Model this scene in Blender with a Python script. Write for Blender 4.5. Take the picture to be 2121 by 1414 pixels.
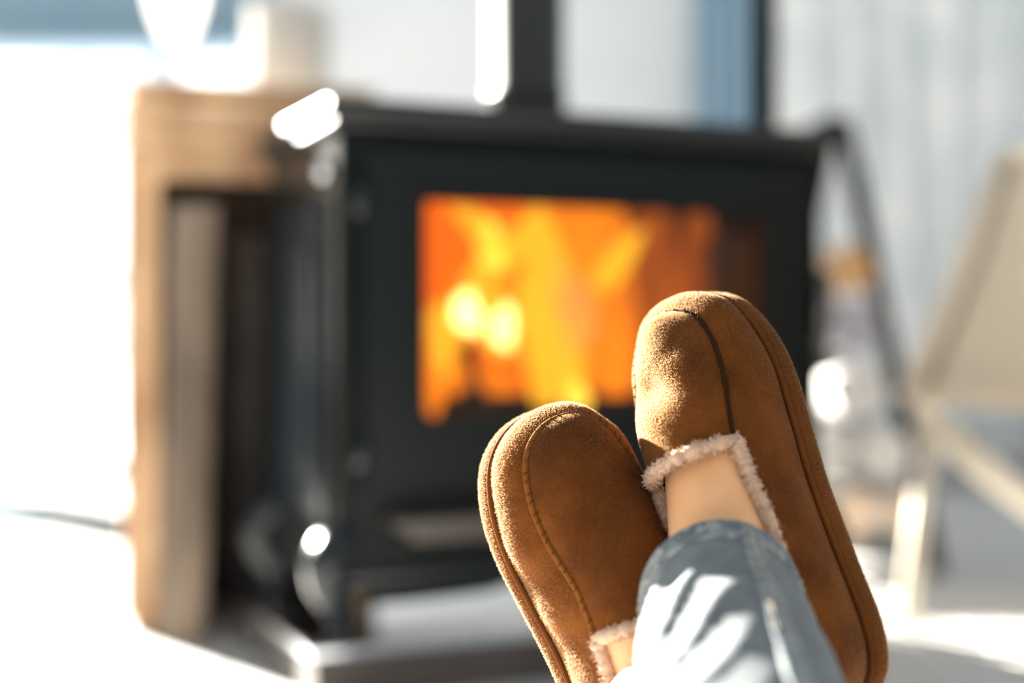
import bpy, bmesh, math, random
import numpy as np
from mathutils import Vector, Matrix
random.seed(7); rng = np.random.default_rng(7)
for o in list(bpy.data.objects): bpy.data.objects.remove(o)
S = bpy.context.scene; C = S.collection
PI = math.pi
# ---------------------------------------------------------------- camera
H = 0.40                                   # eye height above the floor
F = 2121 * 50 / 36
cam = bpy.data.cameras.new('camera'); cam.lens = 50; cam.sensor_width = 36; cam.clip_start = .02
co = bpy.data.objects.new('camera', cam); C.objects.link(co)
co.location = (0, 0, H); co.rotation_euler = (PI/2, 0, 0); S.camera = co
cam.dof.use_dof = True; cam.dof.focus_distance = .832; cam.dof.aperture_fstop = 1.6
# ---------------------------------------------------------------- world, sun, exposure
w = bpy.data.worlds.new('sky'); S.world = w; w.use_nodes = True
bgn = w.node_tree.nodes['Background']; bgn.inputs[0].default_value = (.90, .96, 1.0, 1); bgn.inputs[1].default_value = .68
SUN = Vector((-.62, .70, .33)).normalized()
sl = bpy.data.lights.new('sun', 'SUN'); sl.energy = 74; sl.angle = math.radians(.6); sl.color = (1, .95, .86)
so = bpy.data.objects.new('sun', sl); C.objects.link(so); so.rotation_euler = (-SUN).to_track_quat('-Z', 'Y').to_euler(); so.location = (-4, 2, 3)
S.view_settings.view_transform = 'Standard'; S.view_settings.look = 'None'; S.view_settings.gamma = 1
S.view_settings.use_curve_mapping = False; S.view_settings.exposure = 0.0

# ---------------------------------------------------------------- helpers
def P(px, py, d):                          # a point of the place from its bearing and its distance
    return Vector(((px-1060.5)/F*d, d, H-(py-707)/F*d))
MATS = {}
def mat(name, col, rough=.6, metal=0, noise=None, bump=None, sheen=0, sss=0, spec=.5, coat=0, coords='Object'):
    if name in MATS: return MATS[name]
    m = bpy.data.materials.new(name); m.use_nodes = True; nt = m.node_tree; b = nt.nodes['Principled BSDF']
    b.inputs['Base Color'].default_value = (*col, 1); b.inputs['Roughness'].default_value = rough; b.inputs['Metallic'].default_value = metal
    b.inputs['Specular IOR Level'].default_value = spec
    if coat: b.inputs['Coat Weight'].default_value = coat; b.inputs['Coat Roughness'].default_value = .12
    if sheen: b.inputs['Sheen Weight'].default_value = sheen; b.inputs['Sheen Roughness'].default_value = .3; b.inputs['Sheen Tint'].default_value = (1, .85, .65, 1)
    if sss: b.inputs['Subsurface Weight'].default_value = sss; b.inputs['Subsurface Radius'].default_value = (.012, .005, .003); b.inputs['Subsurface Scale'].default_value = .6
    tc = nt.nodes.new('ShaderNodeTexCoord')
    def noise_node(sc, det=4, stretch=None):
        n = nt.nodes.new('ShaderNodeTexNoise'); n.inputs['Scale'].default_value = sc; n.inputs['Detail'].default_value = det
        if stretch:
            mp = nt.nodes.new('ShaderNodeMapping'); mp.inputs['Scale'].default_value = stretch
            nt.links.new(tc.outputs[coords], mp.inputs[0]); nt.links.new(mp.outputs[0], n.inputs['Vector'])
        else: nt.links.new(tc.outputs[coords], n.inputs['Vector'])
        return n
    if noise:                              # (scale, second colour, lo, hi, stretch)
        sc, c2, lo, hi = noise[:4]; n = noise_node(sc, 5, noise[4] if len(noise) > 4 else None)
        r = nt.nodes.new('ShaderNodeValToRGB'); r.color_ramp.elements[0].position = lo; r.color_ramp.elements[1].position = hi
        r.color_ramp.elements[0].color = (*col, 1); r.color_ramp.elements[1].color = (*c2, 1)
        nt.links.new(n.outputs['Fac'], r.inputs[0]); nt.links.new(r.outputs[0], b.inputs['Base Color'])
    if bump:                               # (scale, strength, distance, stretch)
        n = noise_node(bump[0], 3, bump[3] if len(bump) > 3 else None)
        bp = nt.nodes.new('ShaderNodeBump'); bp.inputs['Strength'].default_value = bump[1]; bp.inputs['Distance'].default_value = bump[2]
        nt.links.new(n.outputs['Fac'], bp.inputs['Height']); nt.links.new(bp.outputs[0], b.inputs['Normal'])
    MATS[name] = m; return m
def emis(name, col, st, tr=0):
    m = bpy.data.materials.new(name); m.use_nodes = True; nt = m.node_tree; nt.nodes.clear()
    out = nt.nodes.new('ShaderNodeOutputMaterial'); e = nt.nodes.new('ShaderNodeEmission')
    e.inputs[0].default_value = (*col, 1); e.inputs[1].default_value = st
    if tr:
        t = nt.nodes.new('ShaderNodeBsdfTransparent'); mx = nt.nodes.new('ShaderNodeMixShader'); mx.inputs[0].default_value = 1-tr
        nt.links.new(t.outputs[0], mx.inputs[1]); nt.links.new(e.outputs[0], mx.inputs[2]); nt.links.new(mx.outputs[0], out.inputs[0])
    else: nt.links.new(e.outputs[0], out.inputs[0])
    return m
def glassmat(name, refl=.06, tint=(1, 1, 1)):
    m = bpy.data.materials.new(name); m.use_nodes = True; nt = m.node_tree; nt.nodes.clear()
    out = nt.nodes.new('ShaderNodeOutputMaterial'); t = nt.nodes.new('ShaderNodeBsdfTransparent'); g = nt.nodes.new('ShaderNodeBsdfGlossy')
    t.inputs[0].default_value = (*tint, 1); g.inputs['Roughness'].default_value = .02
    mx = nt.nodes.new('ShaderNodeMixShader'); mx.inputs[0].default_value = refl
    nt.links.new(t.outputs[0], mx.inputs[1]); nt.links.new(g.outputs[0], mx.inputs[2]); nt.links.new(mx.outputs[0], out.inputs[0])
    return m
def setp(o, label=None, cat=None, group=None, kind=None):
    for k, v in (('label', label), ('category', cat), ('group', group), ('kind', kind)):
        if v: o[k] = v
    return o
def obj(name, verts, faces, m, parent=None, smooth=False, **kw):
    me = bpy.data.meshes.new(name); me.from_pydata([tuple(map(float, v)) for v in verts], [], [tuple(map(int, f)) for f in faces])
    if m: me.materials.append(m)
    if smooth: me.polygons.foreach_set('use_smooth', [True]*len(me.polygons))
    me.update(); o = bpy.data.objects.new(name, me); C.objects.link(o)
    if parent: o.parent = parent
    return setp(o, **kw)
def bmobj(name, bm, m, parent=None, smooth=False, **kw):
    bmesh.ops.recalc_face_normals(bm, faces=bm.faces)
    me = bpy.data.meshes.new(name); bm.to_mesh(me); bm.free(); me.materials.append(m)
    if smooth: me.polygons.foreach_set('use_smooth', [True]*len(me.polygons))
    o = bpy.data.objects.new(name, me); C.objects.link(o)
    if parent: o.parent = parent
    return setp(o, **kw)
def empty(name, loc=(0, 0, 0), rz=0, **kw):
    o = bpy.data.objects.new(name, None); C.objects.link(o); o.location = loc; o.rotation_euler = (0, 0, rz); o.empty_display_size = .05
    return setp(o, **kw)
def bx(bm, lo, hi, bev=0, seg=2, M=None):
    lo = Vector(lo); hi = Vector(hi); r = bmesh.ops.create_cube(bm, size=1); vs = r['verts']
    for v in vs: v.co = Vector(((lo[i]+hi[i])/2 + v.co[i]*(hi[i]-lo[i]) for i in range(3)))
    if bev:
        es = list({e for v in vs for e in v.link_edges})
        q = bmesh.ops.bevel(bm, geom=es, offset=bev, segments=seg, profile=.5, affect='EDGES'); vs = list({v for f in q['faces'] for v in f.verts} | {v for v in vs if v.is_valid})
    if M: bmesh.ops.transform(bm, matrix=M, verts=vs)
    return vs
def box(name, lo, hi, m, parent=None, bev=.002, M=None, **kw):
    bm = bmesh.new(); bx(bm, lo, hi, bev, 2, M); return bmobj(name, bm, m, parent, **kw)
def frames(pts, closed=False, up=None):
    pts = np.asarray(pts, float); n = len(pts)
    t = np.roll(pts, -1, 0)-np.roll(pts, 1, 0) if closed else np.gradient(pts, axis=0)
    t /= np.linalg.norm(t, axis=1)[:, None]+1e-12
    a = np.array(up if up is not None else ([0, 0, 1] if abs(t[0][2]) < .9 else [1, 0, 0]), float)
    A = []; 
    for i in range(n):
        a = a-t[i]*(a@t[i]); a /= np.linalg.norm(a)+1e-12; A.append(a.copy())
    A = np.array(A); return t, A, np.cross(t, A)
def tube(pts, r1, r2=None, seg=12, closed=False, up=None, cap=True):
    pts = np.asarray(pts, float); n = len(pts); r1 = np.broadcast_to(r1, n); r2 = r1 if r2 is None else np.broadcast_to(r2, n)
    t, A, B = frames(pts, closed, up); th = np.linspace(0, 2*PI, seg, endpoint=False)
    V = (pts[:, None, :] + A[:, None, :]*(r1[:, None]*np.cos(th))[..., None] + B[:, None, :]*(r2[:, None]*np.sin(th))[..., None]).reshape(-1, 3)
    Fs = [(i*seg+j, i*seg+(j+1) % seg, ((i+1) % n)*seg+(j+1) % seg, ((i+1) % n)*seg+j) for i in range(n if closed else n-1) for j in range(seg)]
    if not closed and cap: Fs += [tuple(range(seg))[::-1], tuple((n-1)*seg+j for j in range(seg))]
    return V, Fs
def tubeobj(name, pts, r1, m, parent=None, r2=None, seg=12, closed=False, up=None, **kw):
    V, Fs = tube(pts, r1, r2, seg, closed, up); return obj(name, V, Fs, m, parent, True, **kw)
def lathe(prof, seg=28):
    V = [(r*math.cos(2*PI*j/seg), r*math.sin(2*PI*j/seg), z) for r, z in prof for j in range(seg)]; n = len(prof)
    Fs = [(i*seg+j, i*seg+(j+1) % seg, (i+1)*seg+(j+1) % seg, (i+1)*seg+j) for i in range(n-1) for j in range(seg)]
    return V, Fs
def grid_faces(r, c, off=0, closed=False, flip=False):
    fs = [(off+i*c+j, off+i*c+(j+1) % c, off+(i+1)*c+(j+1) % c, off+(i+1)*c+j) for i in range(r-1) for j in range(c if closed else c-1)]
    return [f[::-1] for f in fs] if flip else fs
def spline(pts, n):
    pts = np.asarray(pts, float); m = len(pts); out = []
    for u in np.linspace(0, m-1, n):
        i = min(int(u), m-2); t = u-i; p0 = pts[max(i-1, 0)]; p1 = pts[i]; p2 = pts[i+1]; p3 = pts[min(i+2, m-1)]
        out.append(.5*((2*p1)+(-p0+p2)*t+(2*p0-5*p1+4*p2-p3)*t*t+(-p0+3*p1-3*p2+p3)*t**3))
    return np.array(out)

# ---------------------------------------------------------------- materials
M_wall = mat('pale_plaster', (.80, .83, .85), .9, noise=(3, (.86, .88, .89), .3, .7))
M_white = mat('white_paint', (.8, .82, .83), .45)
M_blue = mat('blue_grey_paint', (.17, .27, .35), .5, noise=(4, (.24, .34, .42), .3, .7))
M_iron = mat('black_enamel', (.008, .011, .013), .2, bump=(14, .05, .01), spec=.4)
M_topiron = mat('worn_black_enamel', (.010, .011, .012), .42, spec=.5)
M_castiron = mat('black_cast_iron', (.008, .0105, .0105), .24, bump=(300, .06, .001), spec=.12)
M_pipe = mat('black_flue_steel', (.012, .013, .013), .42, spec=.5)
M_matt = mat('matt_black_metal', (.012, .012, .012), .9, spec=.1)
M_hearth = mat('polished_steel_plate', (.62, .64, .68), .16, 1)
M_floor = mat('grey_oiled_wood', (.52, .515, .50), .55, noise=(2.2, (.60, .59, .57), .3, .7, (1, .12, 1)), bump=(60, .1, .002, (1, .05, 1)))
M_tan = mat('rough_tan_timber', (.36, .20, .10), .8, noise=(11, (.66, .43, .25), .38, .62, (1, 1, .45)), bump=(70, .5, .006, (1, 1, .2)))  # lighter tan puts the light on the crate front into its colour
M_dkwood = mat('dark_timber_and_shade', (.035, .028, .024), .7, noise=(8, (.06, .05, .045), .3, .7), bump=(40, .4, .004))  # dark timber; on the crate it paints the shade inside
M_bark = mat('grey_brown_bark', (.10, .075, .055), .95, noise=(14, (.20, .15, .11), .35, .65, (1, 1, .3)), bump=(25, 1, .012, (1, 1, .25)))
M_split = mat('split_log_face', (.80, .58, .42), .85, noise=(10, (.90, .71, .54), .3, .7, (1, 1, .15)), bump=(60, .4, .004, (1, 1, .1)))  # pale tone, brightened for the lit patch on the crate log
M_birch = mat('birch_bark', (.72, .70, .67), .8, noise=(12, (.5, .47, .44), .5, .75, (1, 1, 3)))
M_char = mat('charred_wood', (.012, .009, .008), .95, bump=(40, 1, .006))
M_sidebrick = mat('dark_side_brick', (.05, .032, .022), .95)  # darker than the back bricks
M_brick = mat('sooty_firebrick', (.30, .17, .09), .95, noise=(12, (.16, .09, .05), .35, .7))

# ---------------------------------------------------------------- floor, walls
WY = 4.15; LX = -1.75
floor = empty('floor', (0, 0, 0), kind='structure')
box('subfloor', (-4, -1.6, -.06), (2.6, WY+.1, -.012), M_dkwood, floor, 0)
pw = .14; k = 0
base_me = None
for i in range(int((2.6-LX)/pw)+1):
    x0 = LX+i*pw
    for a, b in ((-1.6, .35+(i % 3)*.5), (.35+(i % 3)*.5, 2.4+(i % 2)*.6), (2.4+(i % 2)*.6, WY)):
        box('floorboard', (x0+.0015, a+.0015, -.012), (x0+pw-.0015, b-.0015, 0), M_floor, floor, .0015)
# back wall with a glazed opening at its left
WX0, WX1, WT = LX, -.70, 2.35
bm = bmesh.new(); bx(bm, (WX1, WY, 0), (2.6, WY+.14, 2.9)); bx(bm, (WX0-.15, WY, WT), (WX1, WY+.14, 2.9))
bmobj('wall_back', bm, M_wall, kind='structure')
box('baseboard_back', (WX1+.02, WY-.018, 0), (2.6, WY, .10), M_white, kind='structure')
win = empty('window_1', (0, WY, 0), kind='structure')
for (a, b, c, d) in ((WX0, WX1, 0, .055), (WX0, WX1, .985, 1.02), (WX0, WX0+.05, 0, 1.24), (WX1-.05, WX1, 0, 1.24), (-1.03, -.985, 0, 1.24)):
    box('window_frame', (a, .02, c), (b, .09, d), M_blue, win, .004)
trb = box('transom_beam', (WX0, -.10, 1.235), (WX1+.10, .10, 1.335), M_blue, win, .01)
box('transom_panel', (WX0, .03, 1.335), (WX1-.0, .08, WT), mat('pale_blue_panel', (.34, .49, .59), .6), win, .003)
M_pane = glassmat('window_glass', .05)
for a, b in ((WX0+.05, -1.03), (-.985, WX1-.05)):
    for c, d in ((.055, .985), (1.02, 1.235)):
        box('pane', (a, .05, c), (b, .056, d), M_pane, win, 0)
# left wall: a tall glazed front that lets the sun in
lw = bmesh.new(); bx(lw, (LX-.15, -1.6, 0), (LX, -.2, 2.9)); bx(lw, (LX-.15, 4.05, 0), (LX, WY+.14, 2.9)); bx(lw, (LX-.15, -.2, 0), (LX, 4.05, .30))
bmobj('wall_left', lw, M_wall, kind='structure')
win2 = empty('window_2', (LX, 0, 0), kind='structure')
for y in (-.2, 4.01): box('window_frame', (-.09, y, .30), (-.03, y+.04, 2.9), M_blue, win2, .003)
box('window_frame', (-.09, -.2, .30), (-.03, 4.05, .34), M_blue, win2, .003)
for y0, y1 in ((-.16, 1.94), (1.94, 4.01)): box('pane', (-.063, y0+.002, .34), (-.057, y1-.002, 2.9), M_pane, win2, 0)

# outside: snow, a bare shrub and a tree
M_snow = mat('snow', (.85, .88, .92), .8, bump=(3, .3, .05))
n = 30; gx = np.linspace(-24, 6, n); gy = WY+.2+41*np.linspace(0, 1, n)**2; V = [(x, y, -.12+.05*math.sin(x*1.7)+.05*math.sin(y*1.3+x)+.02*(y-4)+.30*max(0, y-6.5)) for y in gy for x in gx]  # rising slope added so bright sunlit snow whitens the window view
obj('snow_ground', V, grid_faces(n, n), M_snow, None, True, kind='structure')
V = [(x, y, -.10+.03*math.sin(x*1.7+y)) for y in np.linspace(-2, WY+.3, n) for x in np.linspace(-9, LX-.16, n)]
obj('snow_ground', V, grid_faces(n, n), M_snow, None, True, kind='structure')
def tree(name, loc, h, label):
    root = empty(name, loc, label=label, cat='tree')
    mt = mat('frosted_bark', (.42, .45, .48), .9)
    Vs, Fs = [], []
    def limb(p, d, l, r, lev):
        pts = [p]; dd = Vector(d)
        for i in range(4):
            dd = (dd+Vector((random.uniform(-.2, .2), random.uniform(-.2, .2), random.uniform(-.05, .15)))).normalized(); pts.append(pts[-1]+dd*l/4)
        V, Fc = tube([tuple(q) for q in pts], np.linspace(r, r*.45, 5), seg=6); o = len(Vs); Vs.extend(V.tolist()); Fs.extend([tuple(i+o for i in f) for f in Fc])
        if lev < 3:
            for i in range(4): limb(pts[random.randint(1, 4)], (dd+Vector((random.uniform(-1, 1), random.uniform(-1, 1), random.uniform(0, .7)))).normalized(), l*.62, r*.45, lev+1)
    limb(Vector((0, 0, 0)), (0, 0, 1), h*.5, h*.03, 0)
    obj('branches', Vs, Fs, mt, root, True)
tree('snowy_shrub', (-1.62, 6.2, -.02), 1.15, 'bare frosted shrub in the snow outside the glass door')
tree('snowy_tree', (-2.9, 9.5, .9), 3.2, 'bare frosted tree farther out in the snow outside')

# ---------------------------------------------------------------- stove
SR = math.radians(23.2); SO = Vector((-.203, 1.574, .062))
u = Vector((math.cos(SR), math.sin(SR), 0)); v_ = Vector((-math.sin(SR), math.cos(SR), 0))
hearth = empty('hearth_plinth', (SO.x, SO.y, 0), SR, label='polished steel floor plate on a low dark plinth under the stove', cat='hearth')
box('slab', (-.024, -.008, .05), (.73, .395, .062), M_hearth, hearth, .003)
box('plinth', (-.016, 0, 0), (.72, .39, .05), M_dkwood, hearth, .003)
stove = empty('wood_stove', SO, SR, label='black cast-iron wood stove with a glass door and burning fire', cat='stove')
W, D, T = .68, .36, .612
bm = bmesh.new(); bx(bm, (0, 0, T-.022), (W, D, T), .009, 4); bx(bm, (.006, .006, T-.034), (W-.006, D-.006, T-.022), .004)
bmobj('top_plate', bm, M_topiron, stove, True)
x0, x1, y0, y1, z0, z1 = .016, W-.016, .016, D-.012, .058, T-.034
bm = bmesh.new()
bx(bm, (x0, y0, z0), (x0+.02, y1, z1), .004); bx(bm, (x1-.02, y0, z0), (x1, y1, z1), .004); bx(bm, (x0, y1-.02, z0), (x1, y1, z1), .003)
bx(bm, (x0, y0, z0), (x1, y1, z0+.02), .003); bx(bm, (x0, y0, z1-.015), (x1, y1, z1), .003)
gx0, gx1, gz0, gz1 = .107, .562, .248, .500
bx(bm, (x0, y0, z0), (gx0-.03, y0+.02, z1), .003); bx(bm, (gx1+.03, y0, z0), (x1, y0+.02, z1), .003)
bx(bm, (gx0-.03, y0, gz1+.03), (gx1+.03, y0+.02, z1), .003); bx(bm, (gx0-.03, y0, z0), (gx1+.03, y0+.02, gz0-.03), .003)
bmobj('body', bm, M_castiron, stove)
# embossed panel on the side
bm = bmesh.new(); bx(bm, (x0-.006, .06, .13), (x0, D-.06, .50), .005, 3); bx(bm, (x0-.011, .09, .17), (x0-.005, D-.09, .46), .005, 3)
bmobj('side_panel', bm, mat('satin_black_iron', (.014, .018, .022), .3, bump=(14, .05, .01), spec=.03), stove, True)
for zz in (.06,): 
    bm = bmesh.new(); bx(bm, (x0-.008, y0-.006, zz), (x1+.008, y1, zz+.018), .006, 3); bmobj('base_moulding', bm, M_iron, stove, True)
# door
door = empty('door', (0, 0, 0)); door.parent = stove
bm = bmesh.new(); ya, yb = -.006, y0
bx(bm, (.045, ya, .165), (gx0, yb, .555), .004); bx(bm, (gx1, ya, .165), (.630, yb, .555), .004)
bx(bm, (gx0-.004, ya+.0005, gz1), (gx1+.004, yb, .5545), .004); bx(bm, (gx0-.004, ya+.0005, .1655), (gx1+.004, yb, gz0), .004)
bmobj('door_frame', bm, M_castiron, door)
bm = bmesh.new()
for a, b, c, d in ((gx0-.012, gx0+.004, gz0-.012, gz1+.012), (gx1-.004, gx1+.012, gz0-.012, gz1+.012), (gx0, gx1, gz1-.004, gz1+.012), (gx0, gx1, gz0-.012, gz0+.004)):
    bx(bm, (a, ya-.006, c), (b, ya+.002, d), .003)
bmobj('glass_bead', bm, M_castiron, door)
box('door_glass', (gx0, .001, gz0), (gx1, .005, gz1), glassmat('stove_glass', .012, (.97, .95, .93)), door, 0)
V, Fs = lathe([(0, 0), (.008, 0), (.009, .01), (.006, .02), (.006, .05), (.010, .055), (.010, .12), (.006, .128), (0, .129)], 16)
hd = obj('door_handle', V, Fs, mat('handle_steel', (.10, .10, .10), .35, 1), stove, True); hd.location = (.648, -.016, .30)
for zz in (.21, .495):
    V, Fs = lathe([(0, -.018), (.006, -.017), (.0085, -.010), (.0085, .010), (.006, .017), (0, .018)], 14)
    o = obj('hinge', V, Fs, M_iron, stove, True); o.location = (.036, -.002, zz)
V, Fs = lathe([(.0, 0), (.011, .001), (.013, .006), (.010, .012), (.0, .015)], 18)
o = obj('side_bolt', V, Fs, mat('bright_bolt', (.62, .63, .64), .32, 1), stove, True); o.location = (x0+.001, .06, .535); o.rotation_euler = (0, -PI/2, 0)
# ash lip and apron with an arch
bm = bmesh.new(); bx(bm, (.07, -.045, .128), (.61, .018, .142), .005, 3); bx(bm, (.09, -.020, .112), (.59, .018, .129), .004, 2)
bmobj('ash_lip', bm, mat('worn_iron', (.06, .05, .043), .5, bump=(120, .3, .002)), stove, True)
ap = []; na = 24
for i in range(na+1):
    x = .05+(.63-.05)*i/na; ap.append((x, .058)); 
V = []; Fs = []
for i in range(na+1):
    x = .05+.58*i/na; zz = .040+.016*math.sin(PI*i/na)**2*(1 if .25 < i/na < .75 else .6)
    for y in (.014, .024): V += [(x, y, .062), (x, y, zz)]
for i in range(na):
    a = i*4; b = a+4
    Fs += [(a, b, b+1, a+1), (a+2, a+3, b+3, b+2), (a+1, b+1, b+3, a+3)]
obj('apron', V, Fs, M_castiron, stove)
# cabriole legs
for (lx, ly, sx, sy) in ((.035, .035, -1, -1), (W-.035, .035, 1, -1), (.035, D-.035, -1, 1), (W-.035, D-.035, 1, 1)):
    d = np.array([sx*.8, sy*.45, 0.])
    pts = spline([np.array([lx, ly, .125])-d*.012, np.array([lx, ly, .105])+d*.030, np.array([lx, ly, .070])+d*.040, np.array([lx, ly, .035])+d*.018, np.array([lx, ly, .012])+d*.014, np.array([lx, ly, 0])+d*.026], 22)
    tubeobj('leg', pts, np.interp(np.linspace(0, 1, 22), [0, .3, .6, .85, 1], [.020, .027, .020, .012, .015]), M_iron, stove, seg=14)
# flue pipe
pc = (.335, .215)
pr = .050
prof = [(.085, 0), (.085, .006), (.070, .010), (.060, .012), (.058, .022), (pr+.001, .024)]
V, Fs = lathe(prof, 40); o = obj('flue_collar', V, Fs, mat('collar_iron', (.10, .08, .068), .55), stove, True); o.location = (*pc, T)
V, Fs = lathe([(pr+.0025, .0), (pr+.0025, .052), (pr+.004, .054), (pr+.004, .060), (pr, .063), (pr, 1.4)], 48)
o = obj('flue_pipe', V, Fs, M_pipe, stove, True); o.location = (*pc, T)
# firebricks lining the box
for r in range(5):
    for c in range(4):
        xx = .04+c*.15+(.0 if r % 2 else -.0)
        o = box('firebrick', (xx+.002, y1-.045, .085+r*.088+.002), (xx+.148, y1-.021, .085+(r+1)*.088-.002), M_brick, stove, .002)
for sx in (x0+.021, x1-.043):
    for r in range(4):
        for c in range(2): box('side_brick', (sx, .045+c*.125, .087+r*.1), (sx+.022, .045+c*.125+.122, .087+r*.1+.097), M_sidebrick, stove, .002)
box('grate', (.06, .05, .18), (.62, .29, .20), M_castiron, stove, .003)

# fire: tongues of flame over charred logs
def fire_pt(px, py, y):                    # stove-local point on the plane y behind the door
    r = Vector(((px-1060.5)/F, 1, -(py-707)/F)); q = Vector((0, 0, H))-SO
    t = (y-q.dot(v_))/r.dot(v_); p = q+r*t; return Vector((p.dot(u), p.dot(v_), p.z))
fire = empty('fire', SO+u*.32+v_*.16+Vector((0, 0, .2)), SR, label='orange and yellow flames burning inside the stove', cat='fire')
FO = Vector((.32, .16, .2))
E_red = emis('flame_deep_orange', (1, .15, .003), 1.35, .3); E_or = emis('flame_orange', (1, .24, .006), 1.5, .45)
E_dim = emis('flame_dim_orange', (1, .21, .02), .62, .62); E_ye = emis('flame_yellow', (1, .46, .02), 1.5, .35)
E_pk = emis('flame_pale', (1, .42, .09), 1.1, .45); E_hot = emis('flame_white_hot', (1, .72, .22), 4.2, .1)
E_cor = emis('flame_core', (1, .56, .05), 2.4, .2)
def flame(a, b, wpx, y, m, fat=.35, wob=.3, depth=.5):
    A = fire_pt(*a, y); B = fire_pt(*b, y); n = 18; d = B-A; side = Vector((d.z, 0, -d.x)).normalized()
    r = wpx/F*1.75/2; ts = np.linspace(0, 1, n); ph = random.uniform(0, 6)
    pts = [A+d*t+side*(wob*r*math.sin(ph+t*5))+Vector((0, .01*math.sin(ph*2+t*4), 0))-FO for t in ts]
    pr_ = np.array([max(.03, (math.sin(PI*min(1, t/fat/2)) if t < fat else math.cos(PI/2*(t-fat)/(1-fat))**.8)) for t in ts])
    pr_[0] = .05; pr_[-1] = .02
    V, Fs = tube([tuple(p) for p in pts], r*depth*pr_, r*pr_, 14, up=(0, 1, 0)); obj('flame', V, Fs, m, fire, True)
for f in (((905, 870), (885, 330), 120, .24, E_red), ((960, 860), (945, 320), 160, .25, E_red), ((1060, 860), (1075, 310), 200, .25, E_or), ((1160, 860), (1150, 325), 200, .24, E_or),
          ((1020, 640), (1005, 335), 160, .22, E_red), ((1260, 860), (1265, 350), 190, .25, E_or), ((1330, 850), (1375, 360), 180, .24, E_dim), ((1400, 830), (1450, 400), 170, .25, E_dim), ((1480, 760), (1500, 480), 90, .26, E_dim),
          ((1180, 740), (1160, 520), 120, .17, E_pk), ((1120, 780), (1110, 440), 130, .19, E_ye), ((1040, 700), (1060, 420), 110, .20, E_or),
          ((1060, 560), (935, 425), 70, .13, E_ye), ((1052, 560), (1120, 405), 70, .14, E_ye), ((1045, 555), (1005, 455), 52, .11, E_cor),
          ((972, 720), (990, 500), 84, .14, E_ye), ((972, 690), (975, 600), 62, .10, E_hot), ((1062, 720), (1035, 630), 52, .11, E_hot), ((1050, 740), (1030, 600), 84, .13, E_ye),
          ((1225, 600), (1335, 480), 66, .14, E_ye), ((1270, 560), (1330, 490), 45, .12, E_ye), ((1160, 830), (1150, 640), 96, .15, E_ye), ((1100, 700), (1105, 560), 80, .16, E_ye), ((1205, 830), (1180, 640), 70, .17, E_ye),
          ((1200, 850), (1200, 790), 50, .10, E_cor), ((890, 870), (880, 650), 66, .12, E_or), ((905, 740), (925, 620), 70, .13, E_ye), ((950, 840), (940, 690), 60, .12, E_or), ((912, 790), (915, 690), 50, .11, E_ye),
          ((1275, 850), (1290, 640), 70, .16, E_or), ((1330, 840), (1400, 600), 80, .17, E_dim), ((1075, 800), (1070, 690), 70, .15, E_red), ((1140, 850), (1140, 760), 60, .12, E_ye)):
    flame(*f)
bm = bmesh.new()
for i in range(260):
    s = random.uniform(.006, .014); M = Matrix.Translation((random.uniform(-.24, .24), random.uniform(-.09, .09), .004+random.uniform(0, .012))) @ Matrix.Rotation(random.uniform(0, 6), 4, Vector((random.random(), random.random(), 1)).normalized())
    bx(bm, (-s, -s*.7, -s*.5), (s, s*.7, s*.5), 0, 1, M)
bmobj('ember_bed', bm, emis('ember', (1, .12, .01), .35), fire, kind='stuff')
def log(name, a, b, r, m, me=None, seg=14, split=False, **kw):
    a = Vector(a); b = Vector(b); n = 9
    pts = [tuple(a.lerp(b, t)) for t in np.linspace(0, 1, n)]
    V, Fs = tube(pts, r, seg=seg); V = V.reshape(n, seg, 3); c = V.mean(1, keepdims=True)
    k = 1+.10*rng.normal(size=(1, seg, 1))+.04*rng.normal(size=(n, seg, 1)); V = c+(V-c)*k
    root = obj(name, V.reshape(-1, 3), Fs[:-2], m, None, False, **kw)
    for i, e in ((0, -1), (n-1, 1)):
        ring = V[i]; cc = c[i, 0]; obj('cut_end', [cc]+list(ring), [(0, 1+(j+1) % seg, 1+j) if e < 0 else (0, 1+j, 1+(j+1) % seg) for j in range(seg)], me or m, root)
    return root
def sw(p): return SO+u*p[0]+v_*p[1]+Vector((0, 0, p[2]))
for a, b, r, lab in (((.16, .20, .235), (.50, .17, .235), .034, 'charred log lying flat across the fire at the back of the grate'),
                     ((.20, .09, .232), (.235, .21, .33), .026, 'charred log leaning upright in the flames'),
                     ((.40, .262, .25), (.425, .24, .42), .017, 'slim charred log standing steeply behind the flames')):
    log('burning_log', sw(a), sw(b), r, M_char, label=lab, cat='log')

# ---------------------------------------------------------------- firewood crate beside the stove
CO = Vector((-.5226, 1.95, 0)); CH = .747
CR = math.radians(15.2); cu = Vector((math.cos(CR), math.sin(CR), 0)); cv_ = Vector((-math.sin(CR), math.cos(CR), 0))
crate = empty('firewood_crate', CO, CR, label='tall open-fronted rough timber firewood crate behind the stove', cat='crate')
cw, cd = .33, .28
box('post', (0, 0, 0), (.040, .03, CH-.004), M_tan, crate, .004)
box('post', (cw-.040, 0, 0), (cw, .03, CH-.004), M_tan, crate, .004)
box('post', (0, cd-.03, 0), (.040, cd, CH-.004), M_tan, crate, .004); box('post', (cw-.04, cd-.03, 0), (cw, cd, CH-.004), M_tan, crate, .004)
for i in range(3): box('rail_board', (-.002, -.012-.003*(i % 2), CH-.124+i*.039), (cw+.002, 0.0, CH-.124+i*.039+.0375), M_tan, crate, .004)
for i in range(5): box('top_board', (-.006, -.014+i*.06, CH-.004), (cw+.006, -.014+i*.06+.0585, CH+.012), M_tan, crate, .003)
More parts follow.
